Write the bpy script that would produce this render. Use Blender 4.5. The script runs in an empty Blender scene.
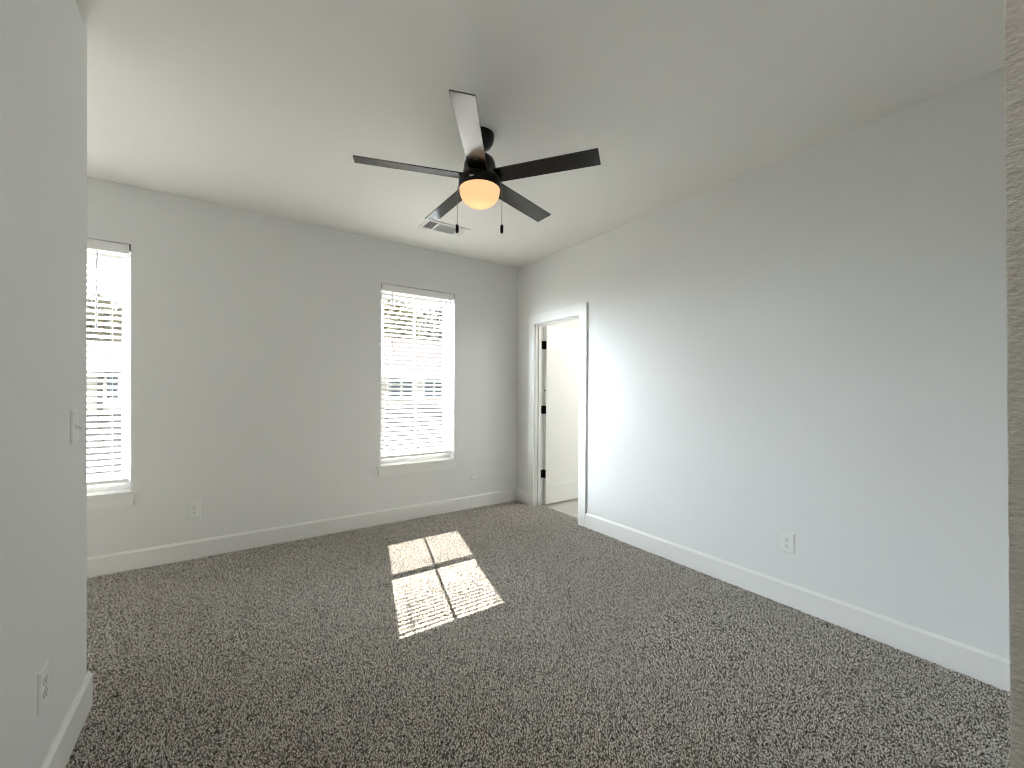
import bpy, bmesh, math, random
import numpy as np
from mathutils import Vector, Matrix, noise

random.seed(7)
S = bpy.context.scene
COL = S.collection
PI = math.pi

# ------------------------------------------------------------------ camera
yaw, pitch, roll = 0.6057, -0.0054, 0.0062
fw = Vector((math.sin(yaw) * math.cos(pitch), math.cos(yaw) * math.cos(pitch), math.sin(pitch)))
r0 = Vector((math.cos(yaw), -math.sin(yaw), 0))
u0 = r0.cross(fw)
rt = math.cos(roll) * r0 + math.sin(roll) * u0
up = -math.sin(roll) * r0 + math.cos(roll) * u0
cam_data = bpy.data.cameras.new('camera')
cam = bpy.data.objects.new('camera', cam_data)
COL.objects.link(cam)
m = Matrix((rt, up, -fw)).transposed().to_4x4()
m.translation = Vector((0, 0, 1.3032))
cam.matrix_world = m
cam_data.sensor_width = 36.0
cam_data.sensor_fit = 'HORIZONTAL'
cam_data.lens = 408.8 / 1024 * 36.0
cam_data.shift_y = 8.2246 / 1024
cam_data.clip_start = 0.01
cam_data.clip_end = 500
S.camera = cam

# ------------------------------------------------------------------ light and exposure
SUN_DIR = Vector((0.264, 1.0, 1.115)).normalized()      # towards the sun
SKY_HORIZON, SKY_ZENITH, SKY_GLOW, SKY_FILL = 1.25, 3.0, 3.0, 148.0
FILL_DIR = Vector((-0.84, 0.50, 0.03)).normalized()    # bright sky patch added out of view to light the right wall
world = bpy.data.worlds.new('sky')
S.world = world
world.use_nodes = True
wn = world.node_tree
wn.nodes.clear()


def wnode(kind, **kw):
    n = wn.nodes.new(kind)
    for k, v in kw.items():
        setattr(n, k, v)
    return n


# hazy bright sky: dimmer at the horizon, brighter overhead and brightest round the sun
tcw = wnode('ShaderNodeTexCoord')
sepw = wnode('ShaderNodeSeparateXYZ')
wn.links.new(tcw.outputs['Generated'], sepw.inputs[0])
dotw = wnode('ShaderNodeVectorMath', operation='DOT_PRODUCT')
dotw.inputs[1].default_value = SUN_DIR
wn.links.new(tcw.outputs['Generated'], dotw.inputs[0])


def smooth(src, lo_, hi_, to):
    n = wnode('ShaderNodeMapRange', interpolation_type='SMOOTHSTEP')
    n.inputs['From Min'].default_value = lo_
    n.inputs['From Max'].default_value = hi_
    n.inputs['To Min'].default_value = 0.0
    n.inputs['To Max'].default_value = to
    wn.links.new(src, n.inputs['Value'])
    return n.outputs[0]


def wmath(op, a_, b_):
    n = wnode('ShaderNodeMath', operation=op)
    for i_, v in enumerate((a_, b_)):
        if isinstance(v, (int, float)):
            n.inputs[i_].default_value = v
        else:
            wn.links.new(v, n.inputs[i_])
    return n.outputs[0]


lum = wmath('ADD', smooth(sepw.outputs['Z'], 0.22, 0.62, SKY_ZENITH), smooth(dotw.outputs['Value'], 0.80, 1.0, SKY_GLOW))
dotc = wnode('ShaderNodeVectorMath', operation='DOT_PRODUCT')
dotc.inputs[1].default_value = FILL_DIR
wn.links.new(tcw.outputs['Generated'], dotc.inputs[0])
lum = wmath('ADD', lum, smooth(dotc.outputs['Value'], 0.755, 1.0, SKY_FILL))  # added bright patch, aimed through the windows at the right wall
lum = wmath('ADD', lum, SKY_HORIZON)
tint = wnode('ShaderNodeMix', data_type='RGBA')
tint.inputs['A'].default_value = (0.82, 0.91, 1.0, 1)
tint.inputs['B'].default_value = (0.95, 0.97, 1.0, 1)
wn.links.new(smooth(dotw.outputs['Value'], 0.3, 1.0, 1.0), tint.inputs['Factor'])
bg = wnode('ShaderNodeBackground')
wn.links.new(tint.outputs['Result'], bg.inputs['Color'])
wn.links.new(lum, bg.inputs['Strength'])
wo = wnode('ShaderNodeOutputWorld')
wn.links.new(bg.outputs[0], wo.inputs['Surface'])

sd = bpy.data.lights.new('sun', 'SUN')
sd.energy = 57.0
sd.angle = math.radians(0.15)
sd.color = (1.0, 0.93, 0.84)
sun = bpy.data.objects.new('sun', sd)
COL.objects.link(sun)
sun.rotation_euler = SUN_DIR.to_track_quat('Z', 'Y').to_euler()
sun.location = SUN_DIR * 60

vs = S.view_settings
vs.view_transform = 'Standard'
vs.look = 'None'
vs.gamma = 1.0
vs.use_curve_mapping = False
vs.exposure = 0.17
S.cycles.filter_width = 1.1
S.cycles.max_bounces = 14
S.cycles.diffuse_bounces = 8
S.cycles.transparent_max_bounces = 16
S.cycles.sample_clamp_indirect = 12.0

# ------------------------------------------------------------------ room numbers
XR, YB, XP, YP, C, BB = 2.8077, 3.9465, -0.4728, 2.3388, 2.74, 0.139
YE = 4.11                       # outside face of the window wall
XL = -1.90                      # far end of the alcove
XH, YH = 0.50, 0.042            # near drywall corner beside the camera
W1 = (-1.356, -0.576)
W2 = (1.20, 1.98)
WZ0, WZ1 = 0.555, 2.325


# ------------------------------------------------------------------ materials
def newmat(name):
    mt = bpy.data.materials.new(name)
    mt.use_nodes = True
    nt = mt.node_tree
    return mt, nt, nt.nodes['Principled BSDF']


def plain(name, col, rough=0.5, metal=0.0, spec=0.5, bump=0.0, bscale=200.0, coat=0.0):
    mt, nt, b = newmat(name)
    b.inputs['Base Color'].default_value = (*col, 1)
    b.inputs['Roughness'].default_value = rough
    b.inputs['Metallic'].default_value = metal
    b.inputs['Specular IOR Level'].default_value = spec
    b.inputs['Coat Weight'].default_value = coat
    tc = nt.nodes.new('ShaderNodeTexCoord')
    nz = nt.nodes.new('ShaderNodeTexNoise')
    nz.inputs['Scale'].default_value = bscale
    nz.inputs['Detail'].default_value = 3
    nt.links.new(tc.outputs['Object'], nz.inputs['Vector'])
    rp = nt.nodes.new('ShaderNodeMapRange')
    rp.inputs['To Min'].default_value = max(0.0, rough - 0.03)
    rp.inputs['To Max'].default_value = min(1.0, rough + 0.03)
    nt.links.new(nz.outputs['Fac'], rp.inputs['Value'])
    nt.links.new(rp.outputs[0], b.inputs['Roughness'])
    if bump > 0:
        bp = nt.nodes.new('ShaderNodeBump')
        bp.inputs['Strength'].default_value = bump
        bp.inputs['Distance'].default_value = 0.002
        nt.links.new(nz.outputs['Fac'], bp.inputs['Height'])
        nt.links.new(bp.outputs[0], b.inputs['Normal'])
    return mt


def paint(name, col, bump, scale, dist=0.002, rough=0.6):
    mt, nt, b = newmat(name)
    b.inputs['Base Color'].default_value = (*col, 1)
    b.inputs['Roughness'].default_value = rough
    b.inputs['Specular IOR Level'].default_value = 0.25
    tc = nt.nodes.new('ShaderNodeTexCoord')
    mp = nt.nodes.new('ShaderNodeMapping')
    mp.inputs['Scale'].default_value = (1, 1, 1.6)
    n1 = nt.nodes.new('ShaderNodeTexNoise')
    n1.inputs['Scale'].default_value = scale
    n1.inputs['Detail'].default_value = 3
    n2 = nt.nodes.new('ShaderNodeTexNoise')
    n2.inputs['Scale'].default_value = scale * 0.3
    n2.inputs['Detail'].default_value = 2
    ad = nt.nodes.new('ShaderNodeMath')
    ad.operation = 'ADD'
    bp = nt.nodes.new('ShaderNodeBump')
    bp.inputs['Strength'].default_value = bump
    bp.inputs['Distance'].default_value = dist
    nt.links.new(tc.outputs['Object'], mp.inputs['Vector'])
    nt.links.new(mp.outputs[0], n1.inputs['Vector'])
    nt.links.new(mp.outputs[0], n2.inputs['Vector'])
    nt.links.new(n1.outputs['Fac'], ad.inputs[0])
    nt.links.new(n2.outputs['Fac'], ad.inputs[1])
    nt.links.new(ad.outputs[0], bp.inputs['Height'])
    nt.links.new(bp.outputs[0], b.inputs['Normal'])
    return mt


def carpet_mat():
    mt, nt, b = newmat('carpet')
    b.inputs['Roughness'].default_value = 0.95
    b.inputs['Specular IOR Level'].default_value = 0.1
    tc = nt.nodes.new('ShaderNodeTexCoord')
    warp = nt.nodes.new('ShaderNodeTexNoise')
    warp.inputs['Scale'].default_value = 45
    warp.inputs['Detail'].default_value = 2
    mixv = nt.nodes.new('ShaderNodeMix')
    mixv.data_type = 'VECTOR'
    mixv.inputs['Factor'].default_value = 0.025
    nt.links.new(tc.outputs['Object'], warp.inputs['Vector'])
    nt.links.new(tc.outputs['Object'], mixv.inputs['A'])
    nt.links.new(warp.outputs['Color'], mixv.inputs['B'])
    vo = nt.nodes.new('ShaderNodeTexVoronoi')
    vo.inputs['Scale'].default_value = 165
    nt.links.new(mixv.outputs['Result'], vo.inputs['Vector'])
    sep = nt.nodes.new('ShaderNodeSeparateColor')
    nt.links.new(vo.outputs['Color'], sep.inputs[0])
    nz = nt.nodes.new('ShaderNodeTexNoise')
    nz.inputs['Scale'].default_value = 70
    nz.inputs['Detail'].default_value = 4
    nz.inputs['Roughness'].default_value = 0.75
    nt.links.new(tc.outputs['Object'], nz.inputs['Vector'])
    big = nt.nodes.new('ShaderNodeTexNoise')
    big.inputs['Scale'].default_value = 3.0
    big.inputs['Detail'].default_value = 2
    nt.links.new(tc.outputs['Object'], big.inputs['Vector'])

    def math_node(op, a, bb):
        n = nt.nodes.new('ShaderNodeMath')
        n.operation = op
        for i, v in enumerate((a, bb)):
            if isinstance(v, (int, float)):
                n.inputs[i].default_value = v
            else:
                nt.links.new(v, n.inputs[i])
        return n.outputs[0]
    t = math_node('MULTIPLY', sep.outputs[0], 0.62)
    t = math_node('ADD', t, math_node('MULTIPLY', math_node('SUBTRACT', nz.outputs['Fac'], 0.5), 1.5))
    t = math_node('ADD', t, math_node('MULTIPLY', math_node('SUBTRACT', big.outputs['Fac'], 0.5), 0.10))
    t = math_node('ADD', t, 0.19)
    cr = nt.nodes.new('ShaderNodeValToRGB')
    e = cr.color_ramp.elements
    e[0].position = 0.05
    e[0].color = (0.040, 0.034, 0.028, 1)
    e[1].position = 0.95
    e[1].color = (0.62, 0.57, 0.50, 1)
    k = e.new(0.35)
    k.color = (0.150, 0.130, 0.112, 1)
    k = e.new(0.65)
    k.color = (0.31, 0.275, 0.238, 1)
    nt.links.new(t, cr.inputs['Fac'])
    nt.links.new(cr.outputs[0], b.inputs['Base Color'])
    bp = nt.nodes.new('ShaderNodeBump')
    bp.inputs['Strength'].default_value = 0.6
    bp.inputs['Distance'].default_value = 0.006
    nt.links.new(t, bp.inputs['Height'])
    nt.links.new(bp.outputs[0], b.inputs['Normal'])
    return mt


def yarn_mat():
    mt, nt, b = newmat('carpet_yarn')
    b.inputs['Roughness'].default_value = 0.95
    b.inputs['Specular IOR Level'].default_value = 0.05
    ge = nt.nodes.new('ShaderNodeNewGeometry')
    tc = nt.nodes.new('ShaderNodeTexCoord')
    nz = nt.nodes.new('ShaderNodeTexNoise')
    nz.inputs['Scale'].default_value = 120
    nz.inputs['Detail'].default_value = 2
    nt.links.new(tc.outputs['Object'], nz.inputs['Vector'])
    m1 = nt.nodes.new('ShaderNodeMath')
    m1.operation = 'MULTIPLY_ADD'
    m1.inputs[1].default_value = 0.8
    m1.inputs[2].default_value = -0.4
    nt.links.new(nz.outputs['Fac'], m1.inputs[0])
    m2 = nt.nodes.new('ShaderNodeMath')
    m2.operation = 'ADD'
    nt.links.new(ge.outputs['Random Per Island'], m2.inputs[0])
    nt.links.new(m1.outputs[0], m2.inputs[1])
    cr = nt.nodes.new('ShaderNodeValToRGB')
    e = cr.color_ramp.elements
    e[0].position = 0.0
    e[0].color = (0.055, 0.049, 0.043, 1)
    e[1].position = 1.0
    e[1].color = (0.98, 0.94, 0.88, 1)
    for p_, c_ in ((0.22, (0.13, 0.118, 0.105)), (0.38, (0.66, 0.615, 0.56)), (0.62, (0.96, 0.905, 0.835))):
        k = e.new(p_)
        k.color = (*c_, 1)
    nt.links.new(m2.outputs[0], cr.inputs['Fac'])
    nt.links.new(cr.outputs[0], b.inputs['Base Color'])
    return mt


def tile_mat():
    mt, nt, b = newmat('vinyl_tile')
    b.inputs['Roughness'].default_value = 0.45
    tc = nt.nodes.new('ShaderNodeTexCoord')
    br = nt.nodes.new('ShaderNodeTexBrick')
    br.offset = 0.5
    br.inputs['Scale'].default_value = 1.0
    br.inputs['Color1'].default_value = (0.50, 0.49, 0.46, 1)
    br.inputs['Color2'].default_value = (0.55, 0.54, 0.50, 1)
    br.inputs['Mortar'].default_value = (0.38, 0.37, 0.34, 1)
    br.inputs['Mortar Size'].default_value = 0.003
    br.inputs['Brick Width'].default_value = 0.6
    br.inputs['Row Height'].default_value = 0.3
    nt.links.new(tc.outputs['Object'], br.inputs['Vector'])
    nt.links.new(br.outputs['Color'], b.inputs['Base Color'])
    return mt


def glass_mat(name='window_glass', tint=(0.93, 0.96, 0.95), refl=0.06):
    mt = bpy.data.materials.new(name)
    mt.use_nodes = True
    nt = mt.node_tree
    nt.nodes.clear()
    out = nt.nodes.new('ShaderNodeOutputMaterial')
    tr = nt.nodes.new('ShaderNodeBsdfTransparent')
    tr.inputs['Color'].default_value = (*tint, 1)
    gl = nt.nodes.new('ShaderNodeBsdfGlossy')
    gl.inputs['Roughness'].default_value = 0.02
    mx = nt.nodes.new('ShaderNodeMixShader')
    mx.inputs['Fac'].default_value = refl
    nt.links.new(tr.outputs[0], mx.inputs[1])
    nt.links.new(gl.outputs[0], mx.inputs[2])
    nt.links.new(mx.outputs[0], out.inputs['Surface'])
    return mt


def screen_mat():
    mt = bpy.data.materials.new('insect_screen')
    mt.use_nodes = True
    nt = mt.node_tree
    nt.nodes.clear()
    out = nt.nodes.new('ShaderNodeOutputMaterial')
    tr = nt.nodes.new('ShaderNodeBsdfTransparent')
    df = nt.nodes.new('ShaderNodeBsdfDiffuse')
    df.inputs['Color'].default_value = (0.05, 0.05, 0.055, 1)
    mx = nt.nodes.new('ShaderNodeMixShader')
    mx.inputs['Fac'].default_value = 0.30          # share of the weave that is wire
    nt.links.new(tr.outputs[0], mx.inputs[1])
    nt.links.new(df.outputs[0], mx.inputs[2])
    nt.links.new(mx.outputs[0], out.inputs['Surface'])
    return mt


def opal_mat():
    mt = bpy.data.materials.new('opal_glass')
    mt.use_nodes = True
    nt = mt.node_tree
    nt.nodes.clear()
    out = nt.nodes.new('ShaderNodeOutputMaterial')
    tl = nt.nodes.new('ShaderNodeBsdfTranslucent')
    tl.inputs['Color'].default_value = (0.95, 0.88, 0.76, 1)
    em = nt.nodes.new('ShaderNodeEmission')
    em.inputs['Color'].default_value = (1.0, 0.56, 0.25, 1)
    em.inputs['Strength'].default_value = 0.36
    ad = nt.nodes.new('ShaderNodeAddShader')
    nt.links.new(tl.outputs[0], ad.inputs[0])
    nt.links.new(em.outputs[0], ad.inputs[1])
    nt.links.new(ad.outputs[0], out.inputs['Surface'])
    return mt


def leaf_mat(name, c1, c2):
    mt, nt, b = newmat(name)
    b.inputs['Roughness'].default_value = 0.7
    tc = nt.nodes.new('ShaderNodeTexCoord')
    nz = nt.nodes.new('ShaderNodeTexNoise')
    nz.inputs['Scale'].default_value = 0.9
    nz.inputs['Detail'].default_value = 4
    cr = nt.nodes.new('ShaderNodeValToRGB')
    cr.color_ramp.elements[0].position = 0.35
    cr.color_ramp.elements[0].color = (*c1, 1)
    cr.color_ramp.elements[1].position = 0.65
    cr.color_ramp.elements[1].color = (*c2, 1)
    nt.links.new(tc.outputs['Object'], nz.inputs['Vector'])
    nt.links.new(nz.outputs['Fac'], cr.inputs['Fac'])
    nt.links.new(cr.outputs[0], b.inputs['Base Color'])
    return mt


def banded_mat(name, c1, c2, period, axis=2):
    """siding boards or shingle courses"""
    mt, nt, b = newmat(name)
    b.inputs['Roughness'].default_value = 1.0
    b.inputs['Specular IOR Level'].default_value = 0.0
    tc = nt.nodes.new('ShaderNodeTexCoord')
    br = nt.nodes.new('ShaderNodeTexBrick')
    br.inputs['Scale'].default_value = 1.0
    br.inputs['Color1'].default_value = (*c1, 1)
    br.inputs['Color2'].default_value = (*c1, 1)
    br.inputs['Mortar'].default_value = (*c2, 1)
    br.inputs['Mortar Size'].default_value = period * 0.08
    br.inputs['Brick Width'].default_value = 3.0
    br.inputs['Row Height'].default_value = period
    mp = nt.nodes.new('ShaderNodeMapping')
    if axis == 2:
        mp.inputs['Rotation'].default_value = (PI / 2, 0, 0)
    nt.links.new(tc.outputs['Object'], mp.inputs['Vector'])
    nt.links.new(mp.outputs[0], br.inputs['Vector'])
    nt.links.new(br.outputs['Color'], b.inputs['Base Color'])
    return mt


M = {
    'wall': paint('wall_paint', (0.75, 0.758, 0.755), 0.12, 220, 0.0015),
    'hallwall': paint('hall_wall_paint', (0.76, 0.755, 0.735), 1.0, 170, 0.003),
    'ceiling': paint('ceiling_paint', (0.82, 0.815, 0.79), 0.15, 180, 0.0015),
    'trim': plain('trim_paint', (0.80, 0.805, 0.79), 0.38, bump=0.03, bscale=60),
    'door': plain('door_paint', (0.83, 0.83, 0.81), 0.35, bump=0.03, bscale=60),
    'carpet': carpet_mat(),
    'yarn': yarn_mat(),
    'tile': tile_mat(),
    'vinyl': plain('white_vinyl', (0.82, 0.82, 0.82), 0.35),
    'blind': plain('blind_white', (0.86, 0.86, 0.855), 0.42),
    'cord': plain('ladder_cord', (0.72, 0.72, 0.72), 0.8),
    'wand': plain('wand_plastic', (0.55, 0.56, 0.58), 0.25),
    'bracket': plain('bracket_metal', (0.16, 0.155, 0.14), 0.5, 0.6),
    'glass': glass_mat(),
    'screen': screen_mat(),
    'screenframe': plain('screen_frame', (0.015, 0.015, 0.016), 0.5),
    'plate': plain('plate_plastic', (0.78, 0.79, 0.78), 0.3),
    'slot': plain('slot_dark', (0.03, 0.03, 0.03), 0.6),
    'metal': plain('screw_metal', (0.6, 0.6, 0.58), 0.3, 1.0),
    'black': plain('matte_black', (0.003, 0.003, 0.003), 0.5, spec=0.15),
    'fan': plain('fan_black', (0.003, 0.0028, 0.0026), 0.32, spec=0.3),
    'blade': plain('fan_blade', (0.004, 0.0035, 0.003), 0.19, spec=0.70, bump=0.0, bscale=90, coat=0.0),
    'chain': plain('chain_metal', (0.22, 0.21, 0.20), 0.4, 0.8),
    'opal': opal_mat(),
    'vent': plain('vent_white', (0.80, 0.80, 0.79), 0.4),
    'duct': plain('duct_dark', (0.07, 0.07, 0.07), 0.8),
    'siding': banded_mat('white_siding', (0.40, 0.40, 0.41), (0.25, 0.25, 0.26), 0.15),
    'lower': banded_mat('grey_siding', (0.13, 0.12, 0.135), (0.09, 0.085, 0.095), 0.10),
    'roof': banded_mat('roof_shingle', (0.065, 0.057, 0.058), (0.045, 0.040, 0.041), 0.16, axis=0),
    'housetrim': plain('house_trim', (0.70, 0.70, 0.70), 0.5),
    'pane': plain('house_pane', (0.05, 0.075, 0.11), 0.08, spec=0.8),
    'downspout': plain('downspout_paint', (0.03, 0.03, 0.032), 0.5),
    'bark': plain('bark', (0.10, 0.075, 0.055), 0.9, bump=0.4, bscale=12),
    'leaf_yellow': leaf_mat('leaf_yellow_green', (0.055, 0.050, 0.014), (0.10, 0.075, 0.022)),
    'leaf_green': leaf_mat('leaf_green', (0.022, 0.034, 0.012), (0.050, 0.062, 0.020)),
    'leaf_grey': leaf_mat('leaf_grey_green', (0.030, 0.034, 0.020), (0.060, 0.056, 0.032)),
    'grass': leaf_mat('dry_lawn', (0.20, 0.19, 0.12), (0.28, 0.26, 0.18)),
}


# ------------------------------------------------------------------ helpers
def bx(bm, x0, x1, y0, y1, z0, z1, mat=None):
    """axis box, optionally transformed by a matrix"""
    vs_ = [bm.verts.new(Vector(p)) for p in ((x0, y0, z0), (x1, y0, z0), (x1, y1, z0), (x0, y1, z0),
                                             (x0, y0, z1), (x1, y0, z1), (x1, y1, z1), (x0, y1, z1))]
    if mat is not None:
        for v in vs_:
            v.co = mat @ v.co
    for f in ((3, 2, 1, 0), (4, 5, 6, 7), (0, 1, 5, 4), (1, 2, 6, 5), (2, 3, 7, 6), (3, 0, 4, 7)):
        bm.faces.new([vs_[i] for i in f])
    return vs_


def bevel_all(bm, w, seg=2, angle=0.5):
    es = [e for e in bm.edges if len(e.link_faces) == 2 and e.calc_face_angle(0) > angle]
    bmesh.ops.bevel(bm, geom=es, offset=w, segments=seg, profile=0.5, affect='EDGES')


def prism(bm, poly, axis, a, b):
    """extrude a 2-D outline along an axis: axis 'x' -> (y,z), 'y' -> (x,z), 'z' -> (x,y)"""
    def P(p, t):
        return {'x': (t, p[0], p[1]), 'y': (p[0], t, p[1]), 'z': (p[0], p[1], t)}[axis]
    A = [bm.verts.new(P(p, a)) for p in poly]
    B = [bm.verts.new(P(p, b)) for p in poly]
    n = len(poly)
    bm.faces.new(A)
    bm.faces.new(B[::-1])
    for i in range(n):
        bm.faces.new((A[i], B[i], B[(i + 1) % n], A[(i + 1) % n]))
    bmesh.ops.recalc_face_normals(bm, faces=bm.faces)


def lathe(bm, prof, seg=48, cx=0, cy=0, cap=True):
    rings = []
    for r, z in prof:
        if r < 1e-6:
            rings.append([bm.verts.new((cx, cy, z))])
        else:
            rings.append([bm.verts.new((cx + r * math.cos(2 * PI * i / seg), cy + r * math.sin(2 * PI * i / seg), z)) for i in range(seg)])
    for a, b in zip(rings, rings[1:]):
        for i in range(seg):
            j = (i + 1) % seg
            if len(a) == 1 and len(b) == 1:
                continue
            if len(a) == 1:
                bm.faces.new((a[0], b[j], b[i]))
            elif len(b) == 1:
                bm.faces.new((a[i], a[j], b[0]))
            else:
                bm.faces.new((a[i], a[j], b[j], b[i]))
    if cap:
        for rg in (rings[0], rings[-1]):
            if len(rg) > 1:
                bm.faces.new(rg)
    bmesh.ops.recalc_face_normals(bm, faces=bm.faces)


def tube(bm, pts, r, seg=10):
    pts = [Vector(p) for p in pts]
    rings = []
    for i, p in enumerate(pts):
        d = (pts[min(i + 1, len(pts) - 1)] - pts[max(i - 1, 0)]).normalized()
        s = d.orthogonal().normalized() if i == 0 else (rings_s - d * rings_s.dot(d)).normalized()
        rings_s = s
        t = d.cross(s)
        rings.append([bm.verts.new(p + r * (math.cos(2 * PI * k / seg) * s + math.sin(2 * PI * k / seg) * t)) for k in range(seg)])
    for a, b in zip(rings, rings[1:]):
        for k in range(seg):
            bm.faces.new((a[k], a[(k + 1) % seg], b[(k + 1) % seg], b[k]))
    bm.faces.new(rings[0][::-1])
    bm.faces.new(rings[-1])
    bmesh.ops.recalc_face_normals(bm, faces=bm.faces)


def obj(name, bm, mat, parent=None, smooth=False, loc=None):
    me = bpy.data.meshes.new(name)
    bm.to_mesh(me)
    bm.free()
    me.materials.append(M[mat])
    if smooth:
        for p in me.polygons:
            p.use_smooth = True
        me.set_sharp_from_angle(angle=math.radians(40))
    o = bpy.data.objects.new(name, me)
    COL.objects.link(o)
    if parent:
        o.parent = parent
    if loc is not None:
        o.location = loc
    return o


def tag(o, label, cat, group=None, kind=None):
    o['label'] = label
    o['category'] = cat
    if group:
        o['group'] = group
    if kind:
        o['kind'] = kind
    return o


def thing(name, label, cat, loc=(0, 0, 0), rotz=0.0, group=None, kind=None):
    o = bpy.data.objects.new(name, None)
    o.empty_display_size = 0.05
    COL.objects.link(o)
    o.location = loc
    o.rotation_euler = (0, 0, rotz)
    return tag(o, label, cat, group, kind)


def struct(name, bm, mat, label, cat, smooth=False):
    return tag(obj(name, bm, mat, smooth=smooth), label, cat, kind='structure')


def dup(root, loc, rotz=None, label=None):
    r = root.copy()
    COL.objects.link(r)
    r.location = loc
    if rotz is not None:
        r.rotation_euler = (0, 0, rotz)
    if label:
        r['label'] = label
    for ch in root.children:
        c = ch.copy()
        COL.objects.link(c)
        c.parent = r
        for g in ch.children:
            d = g.copy()
            COL.objects.link(d)
            d.parent = c
    return r


NB = bmesh.new

# ------------------------------------------------------------------ room shell
bm = NB()
bx(bm, XL, 2.925, YP - 0.001, YB, -0.12, 0)
bx(bm, XP, 2.925, YH - 0.02, YP - 0.001, -0.12, 0)
bx(bm, XP, XH, -2.2, YH - 0.02, -0.12, 0)
struct('floor', bm, 'carpet', 'grey-brown flecked carpet covering the bedroom floor', 'floor')
bm = NB()
bx(bm, 2.925, 4.9, 1.7, YB, -0.12, -0.006)
struct('floor_bathroom', bm, 'tile', 'pale grey tiled floor seen through the doorway', 'floor')
bm = NB()
bx(bm, XL - 0.15, 5.05, -2.35, YE, C, C + 0.12)
struct('ceiling', bm, 'ceiling', 'off-white flat ceiling of the bedroom', 'ceiling')

# window wall with two openings
bm = NB()
xs = [XL - 0.15, W1[0], W1[1], W2[0], W2[1], 5.05]
for i in range(5):
    if i in (1, 3):
        bx(bm, xs[i], xs[i + 1], YB, YE, -0.12, WZ0 - 0.012)
        bx(bm, xs[i], xs[i + 1], YB, YE, WZ1, C)
    else:
        bx(bm, xs[i], xs[i + 1], YB, YE, -0.12, C)
struct('wall_back', bm, 'wall', 'off-white wall with the two blinded windows', 'wall')

# door wall
DY0, DY1, DZ = 2.897, 3.600, 2.034           # clear opening between the jambs
J = 0.018
bm = NB()
bx(bm, XR, 2.923, -0.08, DY0 - J, -0.12, C)
bx(bm, XR, 2.923, DY1 + J, YB, -0.12, C)
bx(bm, XR, 2.923, DY0 - J, DY1 + J, DZ + J, C)
struct('wall_right', bm, 'wall', 'long off-white wall with the doorway', 'wall')

bm = NB()
bx(bm, XP - 0.12, XP, -2.2, YP, -0.12, C)
struct('wall_left', bm, 'wall', 'near off-white wall with the light switch', 'wall')
bm = NB()
bx(bm, XL, XP - 0.12, YP - 0.12, YP, -0.12, C)
struct('wall_alcove', bm, 'wall', 'off-white wall round the corner from the light switch', 'wall')
bm = NB()
bx(bm, XL - 0.15, XL, YP - 0.12, YB, -0.12, C)
struct('wall_far_left', bm, 'wall', 'off-white end wall beyond the left window', 'wall')
bm = NB()
bx(bm, XP - 0.12, XH + 0.12, -2.35, -2.2, -0.12, C)
struct('wall_rear', bm, 'wall', 'off-white wall closing the hall behind the viewer', 'wall')
bm = NB()
bx(bm, XH + 0.12, XR, -0.10, YH - 0.02, -0.12, C)
struct('wall_front', bm, 'wall', 'off-white wall facing the windows', 'wall')
# near drywall corner: profile in plan with a small worn bead, stacked in height with a slight waver
bm = NB()
NZ = 260
rows = []
for k in range(NZ + 1):
    z = -0.12 + (C + 0.12) * k / NZ
    j1 = 0.0012 * noise.noise(Vector((z * 26, 3.1, 0))) + 0.0007 * noise.noise(Vector((z * 95, 9.0, 2)))
    j2 = 0.0010 * noise.noise(Vector((z * 31, 7.7, 1)))
    yz = YH + 0.0135 * (z - 1.27)            # the corner is a little out of plumb
    poly = [(XH, -2.2), (XH + 0.12, -2.2), (XH + 0.12, yz), (XH + 0.002, yz),
            (XH + 0.0005 + 0.5 * j1, yz - 0.0002 + 0.35 * j2), (XH + 0.0001 + 0.3 * j1, yz - 0.0008 + 0.5 * j2), (XH, yz - 0.0025)]
    rows.append([bm.verts.new((p[0], p[1], z)) for p in poly])
for a, b in zip(rows, rows[1:]):
    n = len(a)
    for i in range(n):
        bm.faces.new((a[i], b[i], b[(i + 1) % n], a[(i + 1) % n]))
bm.faces.new(rows[0])
bm.faces.new(rows[-1])
bmesh.ops.recalc_face_normals(bm, faces=bm.faces)
struct('wall_near_right', bm, 'hallwall', 'rough textured drywall edge at the right border', 'wall')

# bathroom shell beyond the doorway
bm = NB()
bx(bm, 4.9, 5.05, 1.55, YB, -0.12, C)
bx(bm, 2.923, 4.9, 1.55, 1.7, -0.12, C)
struct('wall_bathroom', bm, 'wall', 'white wall of the room beyond the doorway', 'wall')


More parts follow.
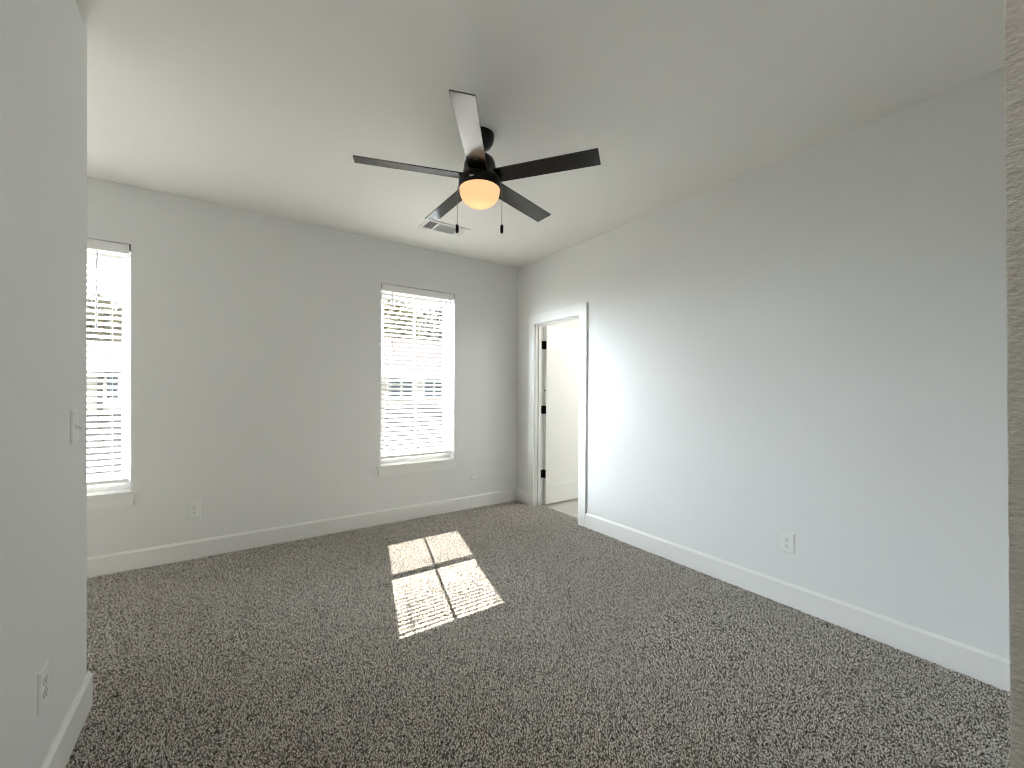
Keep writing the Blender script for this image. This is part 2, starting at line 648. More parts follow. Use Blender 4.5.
# ------------------------------------------------------------------ carpet pile: short leaning yarn ends
def carpet_pile():
    rs = np.random.RandomState(3)
    sp = 0.0058
    gx, gy = np.meshgrid(np.arange(XL, 2.935, sp), np.arange(-0.35, YB, sp))
    x = gx.ravel() + rs.uniform(-0.5, 0.5, gx.size) * sp
    y = gy.ravel() + rs.uniform(-0.5, 0.5, gx.size) * sp
    main = (x > XP + 0.012) & (x < XR - 0.012) & (y > YH - 0.005) & (y < YB - 0.012)
    hall = (x > XP + 0.012) & (x < XH - 0.004) & (y <= YH)
    alc = (x <= XP + 0.012) & (x > -1.2) & (y > YP + 0.014) & (y < YB - 0.012)
    door = (x >= XR - 0.012) & (y > DY0 + 0.003) & (y < DY1 - 0.003) & (x < 2.912 + 0.02 * rs.rand(x.size))
    k = main | hall | alc | door
    x, y = x[k], y[k]
    n = x.size
    a = rs.uniform(0, 2 * PI, n)
    lean = rs.uniform(0.35, 1.15, n)
    ln = rs.uniform(0.0044, 0.0066, n)
    w = rs.uniform(0.0017, 0.0026, n)
    dx, dy, dz = np.cos(a) * np.sin(lean), np.sin(a) * np.sin(lean), np.cos(lean)
    co = np.empty((n, 7, 3), np.float32)
    tw = rs.uniform(0, 2 * PI, n)
    for i in range(3):
        t0 = tw + 2 * PI * i / 3
        co[:, i, 0] = x + w * 0.9 * np.cos(t0)
        co[:, i, 1] = y + w * 0.9 * np.sin(t0)
        co[:, i, 2] = 0.0
        t1 = t0 + 0.9
        co[:, 3 + i, 0] = x + dx * ln * 0.62 + w * np.cos(t1)
        co[:, 3 + i, 1] = y + dy * ln * 0.62 + w * np.sin(t1)
        co[:, 3 + i, 2] = ln * 0.68 * dz + 0.001
    co[:, 6, 0] = x + dx * ln * 1.05
    co[:, 6, 1] = y + dy * ln * 1.05
    co[:, 6, 2] = ln * dz + 0.0015
    faces = np.array([0, 1, 4, 3, 1, 2, 5, 4, 2, 0, 3, 5, 3, 4, 6, 4, 5, 6, 5, 3, 6], np.int32)
    start = np.array([0, 4, 8, 12, 15, 18], np.int32)
    idx = (faces[None, :] + (np.arange(n, dtype=np.int32) * 7)[:, None]).ravel()
    st = (start[None, :] + (np.arange(n, dtype=np.int32) * 21)[:, None]).ravel()
    me = bpy.data.meshes.new('carpet_pile')
    me.vertices.add(n * 7)
    me.vertices.foreach_set('co', co.ravel())
    me.loops.add(idx.size)
    me.loops.foreach_set('vertex_index', idx)
    me.polygons.add(st.size)
    me.polygons.foreach_set('loop_start', st)
    me.polygons.foreach_set('use_smooth', np.ones(st.size, bool))
    me.update(calc_edges=True)
    me.materials.append(M['yarn'])
    o = bpy.data.objects.new('carpet_pile', me)
    COL.objects.link(o)
    tag(o, 'short flecked grey-brown carpet pile over the whole bedroom floor', 'carpet', kind='stuff')


carpet_pile()


# ------------------------------------------------------------------ baseboards
def base_profile(t=0.015, h=BB):
    return [(0, 0), (t, 0), (t, h - 0.014), (t * 0.35, h), (0, h)]


def baseboard(name, p0, p1, nrm, label):
    """board along p0->p1 at a wall whose inward normal is nrm"""
    bm = NB()
    prof = base_profile()
    A = [bm.verts.new((p0[0] + nrm[0] * d, p0[1] + nrm[1] * d, z)) for d, z in prof]
    B = [bm.verts.new((p1[0] + nrm[0] * d, p1[1] + nrm[1] * d, z)) for d, z in prof]
    n = len(prof)
    bm.faces.new(A)
    bm.faces.new(B[::-1])
    for i in range(n):
        bm.faces.new((A[i], B[i], B[(i + 1) % n], A[(i + 1) % n]))
    bmesh.ops.recalc_face_normals(bm, faces=bm.faces)
    return struct(name, bm, 'trim', label, 'baseboard')


CW = 0.095                                   # door casing width
REV = 0.006
baseboard('baseboard_back', (XL, YB), (XR, YB), (0, -1), 'white baseboard under the two windows')
baseboard('baseboard_right', (XR, YH - 0.02), (XR, DY0 - REV - CW), (-1, 0), 'long white baseboard running along the right wall from the doorway')
baseboard('baseboard_corner', (XR, DY1 + REV + CW), (XR, YB - 0.015), (-1, 0), 'short white baseboard between the doorway and the corner')
baseboard('baseboard_left', (XP, -2.2), (XP, YP + 0.015), (1, 0), 'white baseboard under the light switch wall')
baseboard('baseboard_alcove', (XP, YP), (XL, YP), (0, 1), 'white baseboard round the corner of the switch wall')
baseboard('baseboard_far_left', (XL, YP + 0.015), (XL, YB - 0.015), (1, 0), 'white baseboard beyond the left window')
baseboard('baseboard_front', (XH + 0.13, YH - 0.02), (XR - 0.015, YH - 0.02), (0, 1), 'white baseboard on the wall facing the windows')

# ------------------------------------------------------------------ doorway
d1 = thing('door_1', 'open white one-panel door with black hinges in a white cased doorway', 'door', (XR, DY1, 0), kind='structure')
# casing: legs and head with slightly eased edges (coordinates relative to the doorway empty)
for side in (0, 1):
    bm = NB()
    y0 = (REV) if side == 0 else (DY0 - DY1 - REV - CW)
    bx(bm, -0.018, 0.0, y0, y0 + CW, 0.0, DZ + REV)
    bevel_all(bm, 0.0025)
    obj('casing', bm, 'trim', d1)
bm = NB()
bx(bm, -0.018, 0.0, DY0 - DY1 - REV - CW, REV + CW, DZ + REV, DZ + REV + CW + 0.004)
bevel_all(bm, 0.0025)
obj('casing', bm, 'trim', d1)
# bathroom-side casing
bm = NB()
for y0 in (REV, DY0 - DY1 - REV - CW):
    bx(bm, 0.1153, 0.1333, y0, y0 + CW, 0.0, DZ + REV)
bx(bm, 0.1153, 0.1333, DY0 - DY1 - REV - CW, REV + CW, DZ + REV, DZ + REV + CW)
# keep clear of the hinge knuckles: the far leg starts behind the leaf
obj('rear_casing', bm, 'trim', d1)
bm = NB()
bx(bm, 0.0, 0.1153, 0.0, J, 0.0, DZ + J)
bx(bm, 0.0, 0.1153, DY0 - DY1 - J, DY0 - DY1, 0.0, DZ + J)
bx(bm, 0.0, 0.1153, DY0 - DY1, 0.0, DZ, DZ + J)
obj('jamb', bm, 'trim', d1)
bm = NB()
SX0, SX1 = 0.040, 0.077
bx(bm, SX0, SX1, -0.011, 0.0, 0.0, DZ)
bx(bm, SX0, SX1, DY0 - DY1, DY0 - DY1 + 0.011, 0.0, DZ)
bx(bm, SX0, SX1, DY0 - DY1 + 0.011, -0.011, DZ - 0.011, DZ)
obj('stop_strip', bm, 'trim', d1)
# leaf, open ninety degrees into the next room
LX0, LX1, LY0, LY1, LZ0, LZ1 = 0.1253, 0.831, -0.044, -0.009, 0.020, 2.028
bm = NB()
ST, TR, BR, REC = 0.115, 0.115, 0.20, 0.008
bx(bm, LX0, LX0 + ST, LY0, LY1, LZ0, LZ1)
bx(bm, LX1 - ST, LX1, LY0, LY1, LZ0, LZ1)
bx(bm, LX0 + ST, LX1 - ST, LY0, LY1, LZ1 - TR, LZ1)
bx(bm, LX0 + ST, LX1 - ST, LY0, LY1, LZ0, LZ0 + BR)
lf = obj('door_leaf', bm, 'door', d1)
bm = NB()
bx(bm, LX0 + ST, LX1 - ST, LY0 + REC, LY1 - REC, LZ0 + BR, LZ1 - TR)
obj('panel', bm, 'door', lf)
for hz in (1.812, 1.083, 0.358):
    bm = NB()
    bx(bm, 0.082, 0.1153, -0.0022, 0.0005, hz - 0.045, hz + 0.045)           # leaf on the jamb
    bx(bm, LX0 - 0.0018, LX0 + 0.0004, LY0 + 0.003, LY1, hz - 0.045, hz + 0.045)   # leaf on the door edge
    bmk = NB()
    tube(bmk, [(0.1215, -0.004, hz - 0.047), (0.1215, -0.004, hz + 0.047)], 0.006, 12)
    me = bpy.data.meshes.new('k')
    bmk.to_mesh(me)
    bmk.free()
    bm.from_mesh(me)
    bpy.data.meshes.remove(me)
    h = obj('hinge', bm, 'black', d1)
    h['label'] = 'black door hinge'
bm = NB()
tube(bm, [(LX0 - 0.012, -0.026, 1.30), (LX0 + 0.004, -0.026, 1.30)], 0.007, 12)
obj('edge_plug', bm, 'black', lf)
for sy in (-1, 1):
    bm = NB()
    yk = LY0 if sy < 0 else LY1
    tube(bm, [(LX1 - 0.065, yk, 0.95), (LX1 - 0.065, yk + sy * 0.008, 0.95)], 0.032, 24)
    tube(bm, [(LX1 - 0.065, yk + sy * 0.008, 0.95), (LX1 - 0.065, yk + sy * 0.03, 0.95)], 0.011, 16)
    bmesh.ops.create_uvsphere(bm, u_segments=20, v_segments=12, radius=0.026,
                              matrix=Matrix.Translation((LX1 - 0.065, yk + sy * 0.045, 0.95)))
    obj('door_knob', bm, 'black', lf, smooth=True)


# ------------------------------------------------------------------ windows (frame, sashes, glass, screen, stool and apron)
def window(name, loc, rotz, width, label):
    w = thing(name, label, 'window', loc, rotz, kind='structure')
    h = width / 2
    ya, yb_ = 0.085, 0.160          # frame depth, relative to the wall face
    F = 0.036
    MR = 1.437                      # meeting rail
    bm = NB()
    bx(bm, -h, -h + F, ya, yb_, WZ0, WZ1)
    bx(bm, h - F, h, ya, yb_, WZ0, WZ1)
    bx(bm, -h + F, h - F, ya, yb_, WZ1 - F, WZ1)
    bx(bm, -h + F, h - F, ya, yb_, WZ0, WZ0 + 0.05)
    obj('window_frame', bm, 'vinyl', w)

    def sash(nm, y0, y1, z0, z1, rail_b, rail_t):
        s = NB()
        a = h - F
        st = 0.029
        bx(s, -a, -a + st, y0, y1, z0, z1)
        bx(s, a - st, a, y0, y1, z0, z1)
        bx(s, -a + st, a - st, y0, y1, z0, z0 + rail_b)
        bx(s, -a + st, a - st, y0, y1, z1 - rail_t, z1)
        so = obj(nm, s, 'vinyl', w)
        yc = (y0 + y1) / 2
        g = NB()
        v = [g.verts.new(p) for p in ((-a + st, yc, z0 + rail_b), (a - st, yc, z0 + rail_b), (a - st, yc, z1 - rail_t), (-a + st, yc, z1 - rail_t))]
        g.faces.new(v)
        obj('glass', g, 'glass', so)
        mu = NB()
        bx(mu, -0.009, 0.009, yc - 0.006, yc + 0.006, z0 + rail_b, z1 - rail_t)
        obj('grid_bar', mu, 'vinyl', so)
    sash('upper_sash', 0.124, 0.148, MR - 0.022, WZ1 - F, 0.044, 0.020)
    sash('lower_sash', 0.094, 0.120, WZ0 + 0.05, MR + 0.022, 0.062, 0.044)
    # half insect screen outside the lower sash
    s = NB()
    a = h - F + 0.002
    zs0, zs1 = WZ0 + 0.05, MR
    for q in ((-a, -a + 0.014, zs0, zs1), (a - 0.014, a, zs0, zs1), (-a + 0.014, a - 0.014, zs0, zs0 + 0.014), (-a + 0.014, a - 0.014, zs1 - 0.014, zs1)):
        bx(s, q[0], q[1], 0.150, 0.158, q[2], q[3])
    so = obj('screen_frame', s, 'screenframe', w)
    g = NB()
    v = [g.verts.new(p) for p in ((-a + 0.014, 0.154, zs0 + 0.014), (a - 0.014, 0.154, zs0 + 0.014), (a - 0.014, 0.154, zs1 - 0.014), (-a + 0.014, 0.154, zs1 - 0.014))]
    g.faces.new(v)
    obj('insect_screen', g, 'screen', so)
    # stool and apron
    b = NB()
    bx(b, -h - 0.045, h + 0.045, -0.030, 0.0, WZ0 - 0.012, WZ0 + 0.010)
    bx(b, -h, h, 0.0, ya, WZ0 - 0.012, WZ0 + 0.010)
    bevel_all(b, 0.002, 1)
    obj('window_sill', b, 'trim', w)
    b = NB()
    bx(b, -h - 0.018, h + 0.018, -0.016, 0.0, WZ0 - 0.084, WZ0 - 0.012)
    bevel_all(b, 0.002, 1)
    obj('apron', b, 'trim', w)
    return w


window('window_1', ((W1[0] + W1[1]) / 2, YB, 0), 0.0, W1[1] - W1[0], 'left white sash window, partly hidden by the near wall')
window('window_2', ((W2[0] + W2[1]) / 2, YB, 0), 0.0, W2[1] - W2[0], 'right white sash window in the middle of the wall, seen whole')




# ------------------------------------------------------------------ blinds
def make_blind(label, x, wand_x):
    w = thing('window_blind', label, 'blind', (x, YB, 0), group='white window blinds')
    h = 0.385
    tilt = math.radians(30)
    yc = 0.040
    b = NB()
    bx(b, -h + 0.006, h - 0.006, yc - 0.024, yc + 0.028, WZ1 - 0.045, WZ1 - 0.003)
    obj('headrail', b, 'blind', w)
    b = NB()
    bx(b, -h + 0.004, h - 0.004, 0.003, 0.011, WZ1 - 0.070, WZ1 - 0.006)
    bevel_all(b, 0.002, 1)
    obj('valance', b, 'blind', w)
    for sx in (-1, 1):
        b = NB()
        bx(b, sx * h - 0.004, sx * h + 0.004, 0.002, 0.045, WZ1 - 0.045, WZ1 - 0.001)
        bk = obj('mounting_bracket', b, 'bracket', w)
        bk['label'] = 'dark metal blind bracket'
    pitch_ = 0.0442
    z_top = WZ1 - 0.093
    n = 36
    s0 = None
    for k in range(n):
        z = z_top - k * pitch_
        if s0 is None:
            b = NB()
            # gently crowned slat
            P = []
            for q in range(5):
                t = -0.0235 + 0.01175 * q
                P.append((t, 0.0012 * (1 - (t / 0.0235) ** 2)))
            poly = [(t, c + 0.0014) for t, c in P] + [(t, c - 0.0014) for t, c in P[::-1]]
            prism(b, poly, 'x', -h + 0.008, h - 0.008)
            s0 = obj('slat', b, 'blind', w)
            s = s0
        else:
            s = s0.copy()
            COL.objects.link(s)
            s.parent = w
        s.location = (0, yc, z)
        s.rotation_euler = (tilt, 0, 0)
    zb = z_top - n * pitch_
    b = NB()
    bx(b, -h + 0.008, h - 0.008, yc - 0.025, yc + 0.025, zb - 0.012, zb + 0.012)
    bevel_all(b, 0.004)
    obj('bottom_rail', b, 'blind', w)
    for lx in (-0.285, 0.285):
        b = NB()
        for yy in (yc - 0.025, yc + 0.025):
            tube(b, [(lx, yy, zb), (lx, yy, WZ1 - 0.05)], 0.0012, 6)
        obj('ladder_cord', b, 'cord', w)
    b = NB()
    tube(b, [(wand_x, 0.010, WZ1 - 0.075), (wand_x, 0.006, WZ1 - 0.62)], 0.0045, 8)
    obj('tilt_wand', b, 'wand', w)
    return w


make_blind('open white slatted blind in the right window, its whole width in view', (W2[0] + W2[1]) / 2, -0.275)
make_blind('open white slatted blind in the left window, half hidden by the near wall', (W1[0] + W1[1]) / 2, 0.215)


# ------------------------------------------------------------------ wall plates (face towards local -Y, back on the wall at y = 0)
def plate_mesh(hx=0.039, hz=0.062, t=0.007):
    b = NB()
    lo = [(-hx, 0, -hz), (hx, 0, -hz), (hx, 0, hz), (-hx, 0, hz)]
    mid = [(x, -0.002, z) for x, _, z in lo]
    hi = [(x * (1 - 0.006 / hx), -t, z * (1 - 0.006 / hz)) for x, _, z in lo]
    R = [[b.verts.new(p) for p in r] for r in (lo, mid, hi)]
    for a, c in zip(R, R[1:]):
        for i in range(4):
            b.faces.new((a[i], a[(i + 1) % 4], c[(i + 1) % 4], c[i]))
    b.faces.new(R[0][::-1])
    b.faces.new(R[2])
    bmesh.ops.recalc_face_normals(b, faces=b.faces)
    return b


def make_outlet(label, loc, rotz):
    w = thing('wall_outlet', label, 'outlet', loc, rotz, group='white duplex outlets')
    obj('cover_plate', plate_mesh(), 'plate', w)
    for sz in (1, -1):
        zc = sz * 0.0195
        b = NB()
        n = 28
        poly = []
        for i in range(n):
            a = 2 * PI * i / n
            poly.append((0.0172 * math.cos(a), zc + max(-0.0125, min(0.0125, 0.0172 * math.sin(a)))))
        prism(b, poly, 'y', -0.0095, -0.006)
        r = obj('receptacle', b, 'plate', w)
        b = NB()
        bx(b, -0.0078, -0.0050, -0.0100, -0.0090, zc + 0.000, zc + 0.0085)
        bx(b, 0.0050, 0.0078, -0.0100, -0.0090, zc + 0.001, zc + 0.0080)
        poly = [(0.0032 * math.cos(2 * PI * i / 14), zc - 0.0066 + 0.0032 * math.sin(2 * PI * i / 14)) for i in range(14)]
        prism(b, poly, 'y', -0.0100, -0.0090)
        obj('slots', b, 'slot', r)
    b = NB()
    poly = [(0.003 * math.cos(2 * PI * i / 14), 0.003 * math.sin(2 * PI * i / 14)) for i in range(14)]
    prism(b, poly, 'y', -0.0082, -0.0065)
    obj('screw', b, 'metal', w)
    return w


o1 = make_outlet('white duplex outlet on the window wall, below and between the two windows', (-0.216, YB, 0.371), 0.0)
dup(o1, (XR, 1.087, 0.383), -PI / 2 + PI, None)['label'] = 'white duplex outlet low on the right wall above the long baseboard'
dup(o1, (XP, 1.857, 0.376), PI / 2, None)['label'] = 'white duplex outlet low on the near left wall under the switch'
for o in list(COL.objects):
    if o.name == 'wall_outlet.001':
        o.rotation_euler.z = -PI / 2

w = thing('cable_plate', 'small white wall plate with one centre jack, right of the second window', 'wall plate', (2.224, YB, 0.375))
obj('cover_plate', plate_mesh(), 'plate', w)
b = NB()
poly = [(0.0075 * math.cos(2 * PI * i / 6), 0.0075 * math.sin(2 * PI * i / 6)) for i in range(6)]
prism(b, poly, 'y', -0.010, -0.006)
tube(b, [(0, -0.009, 0), (0, -0.018, 0)], 0.0045, 12)
obj('jack', b, 'metal', w)
for sz in (-1, 1):
    b = NB()
    poly = [(0.003 * math.cos(2 * PI * i / 14), sz * 0.042 + 0.003 * math.sin(2 * PI * i / 14)) for i in range(14)]
    prism(b, poly, 'y', -0.0082, -0.0065)
    obj('screw', b, 'plate', w)

w = thing('light_switch', 'white toggle light switch on the near left wall', 'switch', (XP, 2.166, 1.158), PI / 2)
obj('cover_plate', plate_mesh(), 'plate', w)
b = NB()
bx(b, -0.006, 0.006, -0.0085, -0.006, -0.013, 0.013)
obj('toggle_collar', b, 'plate', w)
b = NB()
mt = Matrix.Translation((0, -0.007, 0)) @ Matrix.Rotation(math.radians(28), 4, 'X')
bx(b, -0.0042, 0.0042, -0.018, 0.0, -0.004, 0.004, mt)
bevel_all(b, 0.001, 1)
obj('toggle', b, 'plate', w)
for sz in (-1, 1):
    b = NB()
    poly = [(0.003 * math.cos(2 * PI * i / 14), sz * 0.030 + 0.003 * math.sin(2 * PI * i / 14)) for i in range(14)]
    prism(b, poly, 'y', -0.0082, -0.0065)
    obj('screw', b, 'plate', w)

# ------------------------------------------------------------------ ceiling register
vt = thing('ceiling_vent', 'white rectangular air vent in the ceiling beyond the fan', 'vent', (1.575, 3.34, C))
VX, VY = 0.205, 0.105
b = NB()
fl = 0.028
for q in ((-VX, VX, -VY, -VY + fl), (-VX, VX, VY - fl, VY), (-VX, -VX + fl, -VY + fl, VY - fl), (VX - fl, VX, -VY + fl, VY - fl)):
    bx(b, q[0], q[1], q[2], q[3], -0.008, 0.0)
for xx in (-0.085, 0.118):
    bx(b, xx - 0.008, xx + 0.008, -VY + fl, VY - fl, -0.008, 0.0)
obj('vent_frame', b, 'vent', vt)
b = NB()
bx(b, -VX + fl, VX - fl, -VY + fl, VY - fl, -0.0012, 0.0)
obj('duct_opening', b, 'duct', vt)


def vent_slats(x0, x1, axis, ang):
    if axis == 'x':          # slats run along x
        n = 7
        for k in range(n):
            yy = -VY + fl + (2 * VY - 2 * fl) * (k + 0.5) / n
            mt_ = Matrix.Translation((0, yy, -0.0055)) @ Matrix.Rotation(ang, 4, 'X')
            s = NB()
            bx(s, x0, x1, -0.0075, 0.0075, -0.0006, 0.0006, mt_)
            obj('slat', s, 'vent', vt)
    else:
        n = max(3, round((x1 - x0) / 0.016))
        for k in range(n):
            xx = x0 + (x1 - x0) * (k + 0.5) / n
            mt_ = Matrix.Translation((xx, 0, -0.0055)) @ Matrix.Rotation(ang, 4, 'Y')
            s = NB()
            bx(s, -0.0075, 0.0075, -VY + fl, VY - fl, -0.0006, 0.0006, mt_)
            obj('slat', s, 'vent', vt)


vent_slats(-VX + fl, -0.093, 'y', math.radians(-38))
vent_slats(-0.077, 0.110, 'x', math.radians(-55))
vent_slats(0.126, VX - fl, 'y', math.radians(38))

# ------------------------------------------------------------------ ceiling fan
FX, FY = 1.1625, 2.0115
fan = thing('ceiling_fan', 'black five-blade ceiling fan with a glowing glass bowl light', 'ceiling fan', (FX, FY, C))
b = NB()
lathe(b, [(0.0, 0.0), (0.080, 0.0), (0.080, -0.012), (0.076, -0.040), (0.062, -0.062), (0.040, -0.074), (0.016, -0.078), (0.0, -0.078)])
obj('canopy', b, 'fan', fan, smooth=True)
b = NB()
tube(b, [(0, 0, -0.07), (0, 0, -0.135)], 0.013, 20)
obj('downrod', b, 'fan', fan, smooth=True)
b = NB()
lathe(b, [(0.0, -0.108), (0.030, -0.108), (0.036, -0.118), (0.062, -0.126), (0.080, -0.142), (0.088, -0.165), (0.092, -0.200), (0.096, -0.225),
          (0.116, -0.250), (0.119, -0.262), (0.119, -0.300), (0.114, -0.306), (0.0, -0.306)])
hs = obj('motor_housing', b, 'fan', fan, smooth=True)
b = NB()
prism(b, [(-0.012, -0.288), (0.012, -0.288), (0.012, -0.280), (-0.012, -0.280)], 'y', -0.1202, -0.117)
bp_ = obj('name_plate', b, 'metal', hs)
bp_.rotation_euler.z = -yaw - 0.30
b = NB()
lathe(b, [(0.112, -0.300), (0.1135, -0.306), (0.112, -0.328), (0.106, -0.348), (0.092, -0.370), (0.070, -0.387), (0.040, -0.397), (0.0, -0.400)], cap=False)
bw = obj('glass_bowl', b, 'opal', fan, smooth=True)
bw['label'] = 'glowing warm white glass bowl'
PITCH = math.radians(12.5)
BZ = -0.243
for k in range(5):
    a = math.radians(52.4 + 72 * k) - yaw
    b = NB()
    # blade outline: straight edges, slightly wider towards the tip, rounded corners
    r0_, r1_, w0, w1 = 0.10, 0.667, 0.052, 0.056
    poly = [(r0_, -w0)]
    for q in range(6):
        t = -PI / 2 + q * PI / 2 / 5
        poly.append((r1_ - 0.004 + 0.004 * math.cos(t), -w1 + 0.004 + 0.004 * math.sin(t)))
    for q in range(6):
        t = q * PI / 2 / 5
        poly.append((r1_ - 0.004 + 0.004 * math.cos(t), w1 - 0.004 + 0.004 * math.sin(t)))
    poly.append((r0_, w0))
    prism(b, poly, 'z', -0.003, 0.003)
    bevel_all(b, 0.001, 1)
    bl = obj('blade', b, 'blade', fan)
    bl.location = (0, 0, BZ)
    bl.rotation_euler = (Matrix.Rotation(a, 4, 'Z') @ Matrix.Rotation(-PITCH, 4, 'X')).to_euler()
    b = NB()
    bx(b, 0.085, 0.175, -0.022, 0.022, 0.0030, 0.0080)
    bevel_all(b, 0.0015, 1)
    obj('blade_arm', b, 'fan', bl)
for sx in (-1, 1):
    b = NB()
    cx, cy = sx * 0.126 * math.cos(yaw), -sx * 0.126 * math.sin(yaw)
    tube(b, [(cx * 0.92, cy * 0.92, -0.285), (cx, cy, -0.292), (cx, cy, -0.505)], 0.0016, 6)
    ch = obj('pull_chain', b, 'chain', fan)
    b = NB()
    lathe(b, [(0.0, -0.502), (0.006, -0.505), (0.009, -0.513), (0.009, -0.542), (0.006, -0.551), (0.0, -0.554)], 16, cx, cy)
    obj('fob', b, 'fan', ch, smooth=True)
ld = bpy.data.lights.new('fan_bulb', 'POINT')
ld.energy = 0.12
ld.color = (1.0, 0.66, 0.34)
ld.shadow_soft_size = 0.03
lo = bpy.data.objects.new('fan_bulb', ld)
COL.objects.link(lo)
lo.location = (FX, FY, C - 0.345)

# added point light in the next room, out of view, brightens the door leaf
ld = bpy.data.lights.new('bathroom_fill_light', 'POINT')
ld.energy = 34.0
ld.color = (1.0, 0.97, 0.90)
ld.shadow_soft_size = 0.12
lo = bpy.data.objects.new('bathroom_fill_light', ld)
COL.objects.link(lo)
lo.location = (4.3, 2.3, 2.2)

# invented fill light above and behind the viewer, lifts the near drywall edge
ld = bpy.data.lights.new('hall_fill_light', 'POINT')
ld.energy = 4.5
ld.color = (1.0, 0.86, 0.70)
ld.shadow_soft_size = 0.12
lo = bpy.data.objects.new('hall_fill_light', ld)
COL.objects.link(lo)
lo.location = (-0.22, -0.35, 2.55)

# portals guide sky sampling through the two windows
for i, (a, b_) in enumerate((W1, W2)):
    pd = bpy.data.lights.new('window_portal', 'AREA')
    pd.shape = 'RECTANGLE'
    pd.size = b_ - a
    pd.size_y = WZ1 - WZ0
    pd.cycles.is_portal = True
    po = bpy.data.objects.new('window_portal', pd)
    COL.objects.link(po)
    po.location = ((a + b_) / 2, YE + 0.02, (WZ0 + WZ1) / 2)
    po.rotation_euler = (-PI / 2, 0, 0)

# ------------------------------------------------------------------ outside
bm = NB()
bx(bm, -90, 90, -90, 120, -3.2, -3.0)
struct('ground', bm, 'grass', 'dry lawn outside below the windows', 'ground')


def house(label, loc, x0, x1, depth, eave, ridge, wins, spout=None):
    hme = thing('house', label, 'house', loc)
    g = -3.0 - loc[2]
    b = NB()
    bx(b, x0, x1, 0, depth, 0.75, eave)
    obj('upper_wall', b, 'siding', hme)
    b = NB()
    bx(b, x0, x1, -0.03, depth, g, 0.75)
    obj('lower_wall', b, 'lower', hme)
    b = NB()
    ov, th = 0.35, 0.16
    sl = (ridge - eave) / (depth / 2)
    e0 = eave - ov * sl
    poly = [(-ov, e0), (depth / 2, ridge), (depth + ov, e0), (depth + ov, e0 + th), (depth / 2, ridge + th), (-ov, e0 + th)]
    prism(b, poly, 'x', x0 - 0.3, x1 + 0.3)
    obj('roof', b, 'roof', hme)
    b = NB()
    bx(b, x0 - 0.3, x1 + 0.3, -ov - 0.12, -ov, e0 + 0.02, e0 + 0.15)
    obj('gutter', b, 'housetrim', hme)
    for wx0, wx1, wz0, wz1, n in wins:
        b = NB()
        t = 0.07
        bx(b, wx0 - t, wx1 + t, -0.05, 0.0, wz1, wz1 + t)
        bx(b, wx0 - t, wx1 + t, -0.05, 0.0, wz0 - t, wz0)
        for q in range(n + 1):
            xx = wx0 + (wx1 - wx0) * q / n
            tt = t if q in (0, n) else 0.03
            bx(b, xx - tt, xx + (tt if q != 0 else 0) if q == n else xx + (0.03 if q else 0.0), -0.05, 0.0, wz0, wz1)
        f = obj('window', b, 'housetrim', hme)
        b = NB()
        bx(b, wx0, wx1, -0.02, -0.002, wz0, wz1)
        obj('pane', b, 'pane', f)
    if spout is not None:
        b = NB()
        tube(b, [(spout + 0.42, -ov - 0.06, e0 + 0.04), (spout + 0.30, -0.24, e0 - 0.02), (spout + 0.10, -0.12, e0 - 0.06),
                 (spout + 0.02, -0.09, e0 - 0.14), (spout, -0.085, e0 - 0.3), (spout, -0.085, g)], 0.045, 10)
        d = obj('downspout', b, 'downspout', hme)
        d['label'] = 'dark downspout with a bent top'
    return hme


house('pale house with a low shingle roof, seen through the right window', (0, 14.0, 0), 1.2, 15.0, 8.0, 1.95, 3.45,
      [(4.50, 5.42, 1.02, 1.72, 2), (5.82, 6.56, 1.02, 1.72, 2), (8.2, 9.4, 1.02, 1.72, 2)])
house('pale house with a dark downspout, seen through the left window', (0, 13.0, 0), -11.0, -0.6, 6.0, 1.75, 2.45,
      [(-2.30, -2.04, 0.98, 1.58, 1), (-6.0, -5.0, 0.95, 1.55, 2)], spout=-2.40)


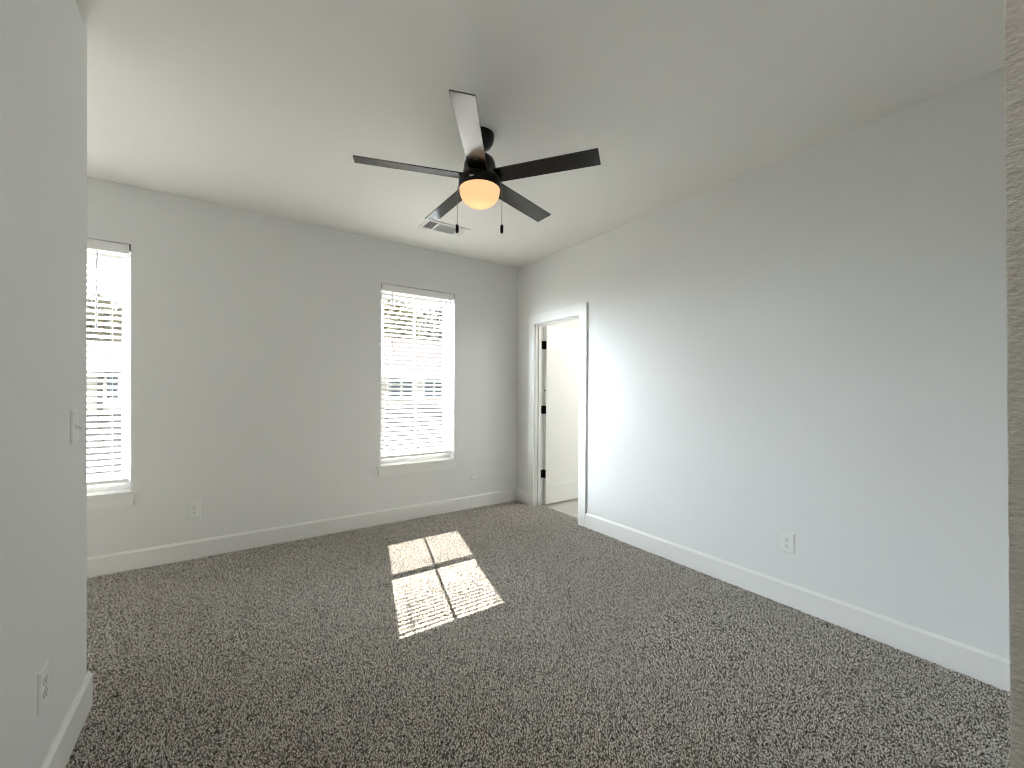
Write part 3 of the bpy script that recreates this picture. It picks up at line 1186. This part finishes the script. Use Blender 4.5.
def tree(label, loc, height, crown_r, mat, leaves, seed, name='tree'):
    rnd = random.Random(seed)
    t = thing(name, label, 'tree', loc, group='trees beyond the houses')
    b = NB()
    tube(b, [(0, 0, 0), (0.05, 0.02, height * 0.35), (-0.05, 0.0, height * 0.7)], 0.16, 8)
    for q in range(7):
        a = rnd.random() * 2 * PI
        z0 = height * (0.3 + 0.3 * rnd.random())
        tube(b, [(0, 0, z0), (crown_r * 0.35 * math.cos(a), crown_r * 0.35 * math.sin(a), z0 + height * 0.15),
                 (crown_r * 0.7 * math.cos(a), crown_r * 0.7 * math.sin(a), z0 + height * 0.25)], 0.05, 6)
    obj('trunk', b, 'bark', t)
    b = NB()
    blobs = []
    for q in range(34):
        a = rnd.random() * 2 * PI
        rr = crown_r * math.sqrt(rnd.random()) * 0.8
        zz = height * (0.48 + 0.46 * rnd.random())
        k = 1 - 0.45 * abs(zz / height - 0.66) / 0.3
        blobs.append((Vector((rr * k * math.cos(a), rr * k * math.sin(a), zz)), crown_r * (0.22 + 0.16 * rnd.random())))
    for q in range(leaves):
        c, r = blobs[rnd.randrange(len(blobs))]
        d = Vector((rnd.gauss(0, 1), rnd.gauss(0, 1), rnd.gauss(0, 1))).normalized() * r * (0.55 + 0.5 * rnd.random())
        p = c + d
        n = Vector((rnd.gauss(0, 1), rnd.gauss(0, 1), rnd.gauss(0, 1))).normalized()
        s = n.orthogonal().normalized()
        u = n.cross(s)
        L_, W_ = 0.11 + 0.08 * rnd.random(), 0.06 + 0.04 * rnd.random()
        b.faces.new([b.verts.new(p + s * L_), b.verts.new(p + u * W_), b.verts.new(p - s * L_), b.verts.new(p - u * W_)])
    obj('foliage', b, mat, t)
    return t


TR_ = [
    ('yellowing tree behind the right-window house, at its left end', (8.3, 24.5, -3), 9.4, 2.3, 'leaf_yellow', 6500),
    ('grey-green tree behind the right-window house, in the middle', (12.9, 31.0, -3), 10.4, 2.6, 'leaf_grey', 6500),
    ('green taller tree behind the right-window house, at its right end', (12.9, 24.5, -3), 10.4, 2.2, 'leaf_green', 6500),
    ('yellow-green tree behind the left-window house', (-4.6, 21.5, -3), 7.6, 2.1, 'leaf_yellow', 6500),
    ('dark green tree behind the left-window house, nearer the gap', (-3.2, 27.5, -3), 8.4, 2.2, 'leaf_grey', 5500),
]
for i, (lab, loc, h_, cr_, mt_, nl) in enumerate(TR_):
    tree(lab, loc, h_, cr_, mt_, nl, 11 + i)
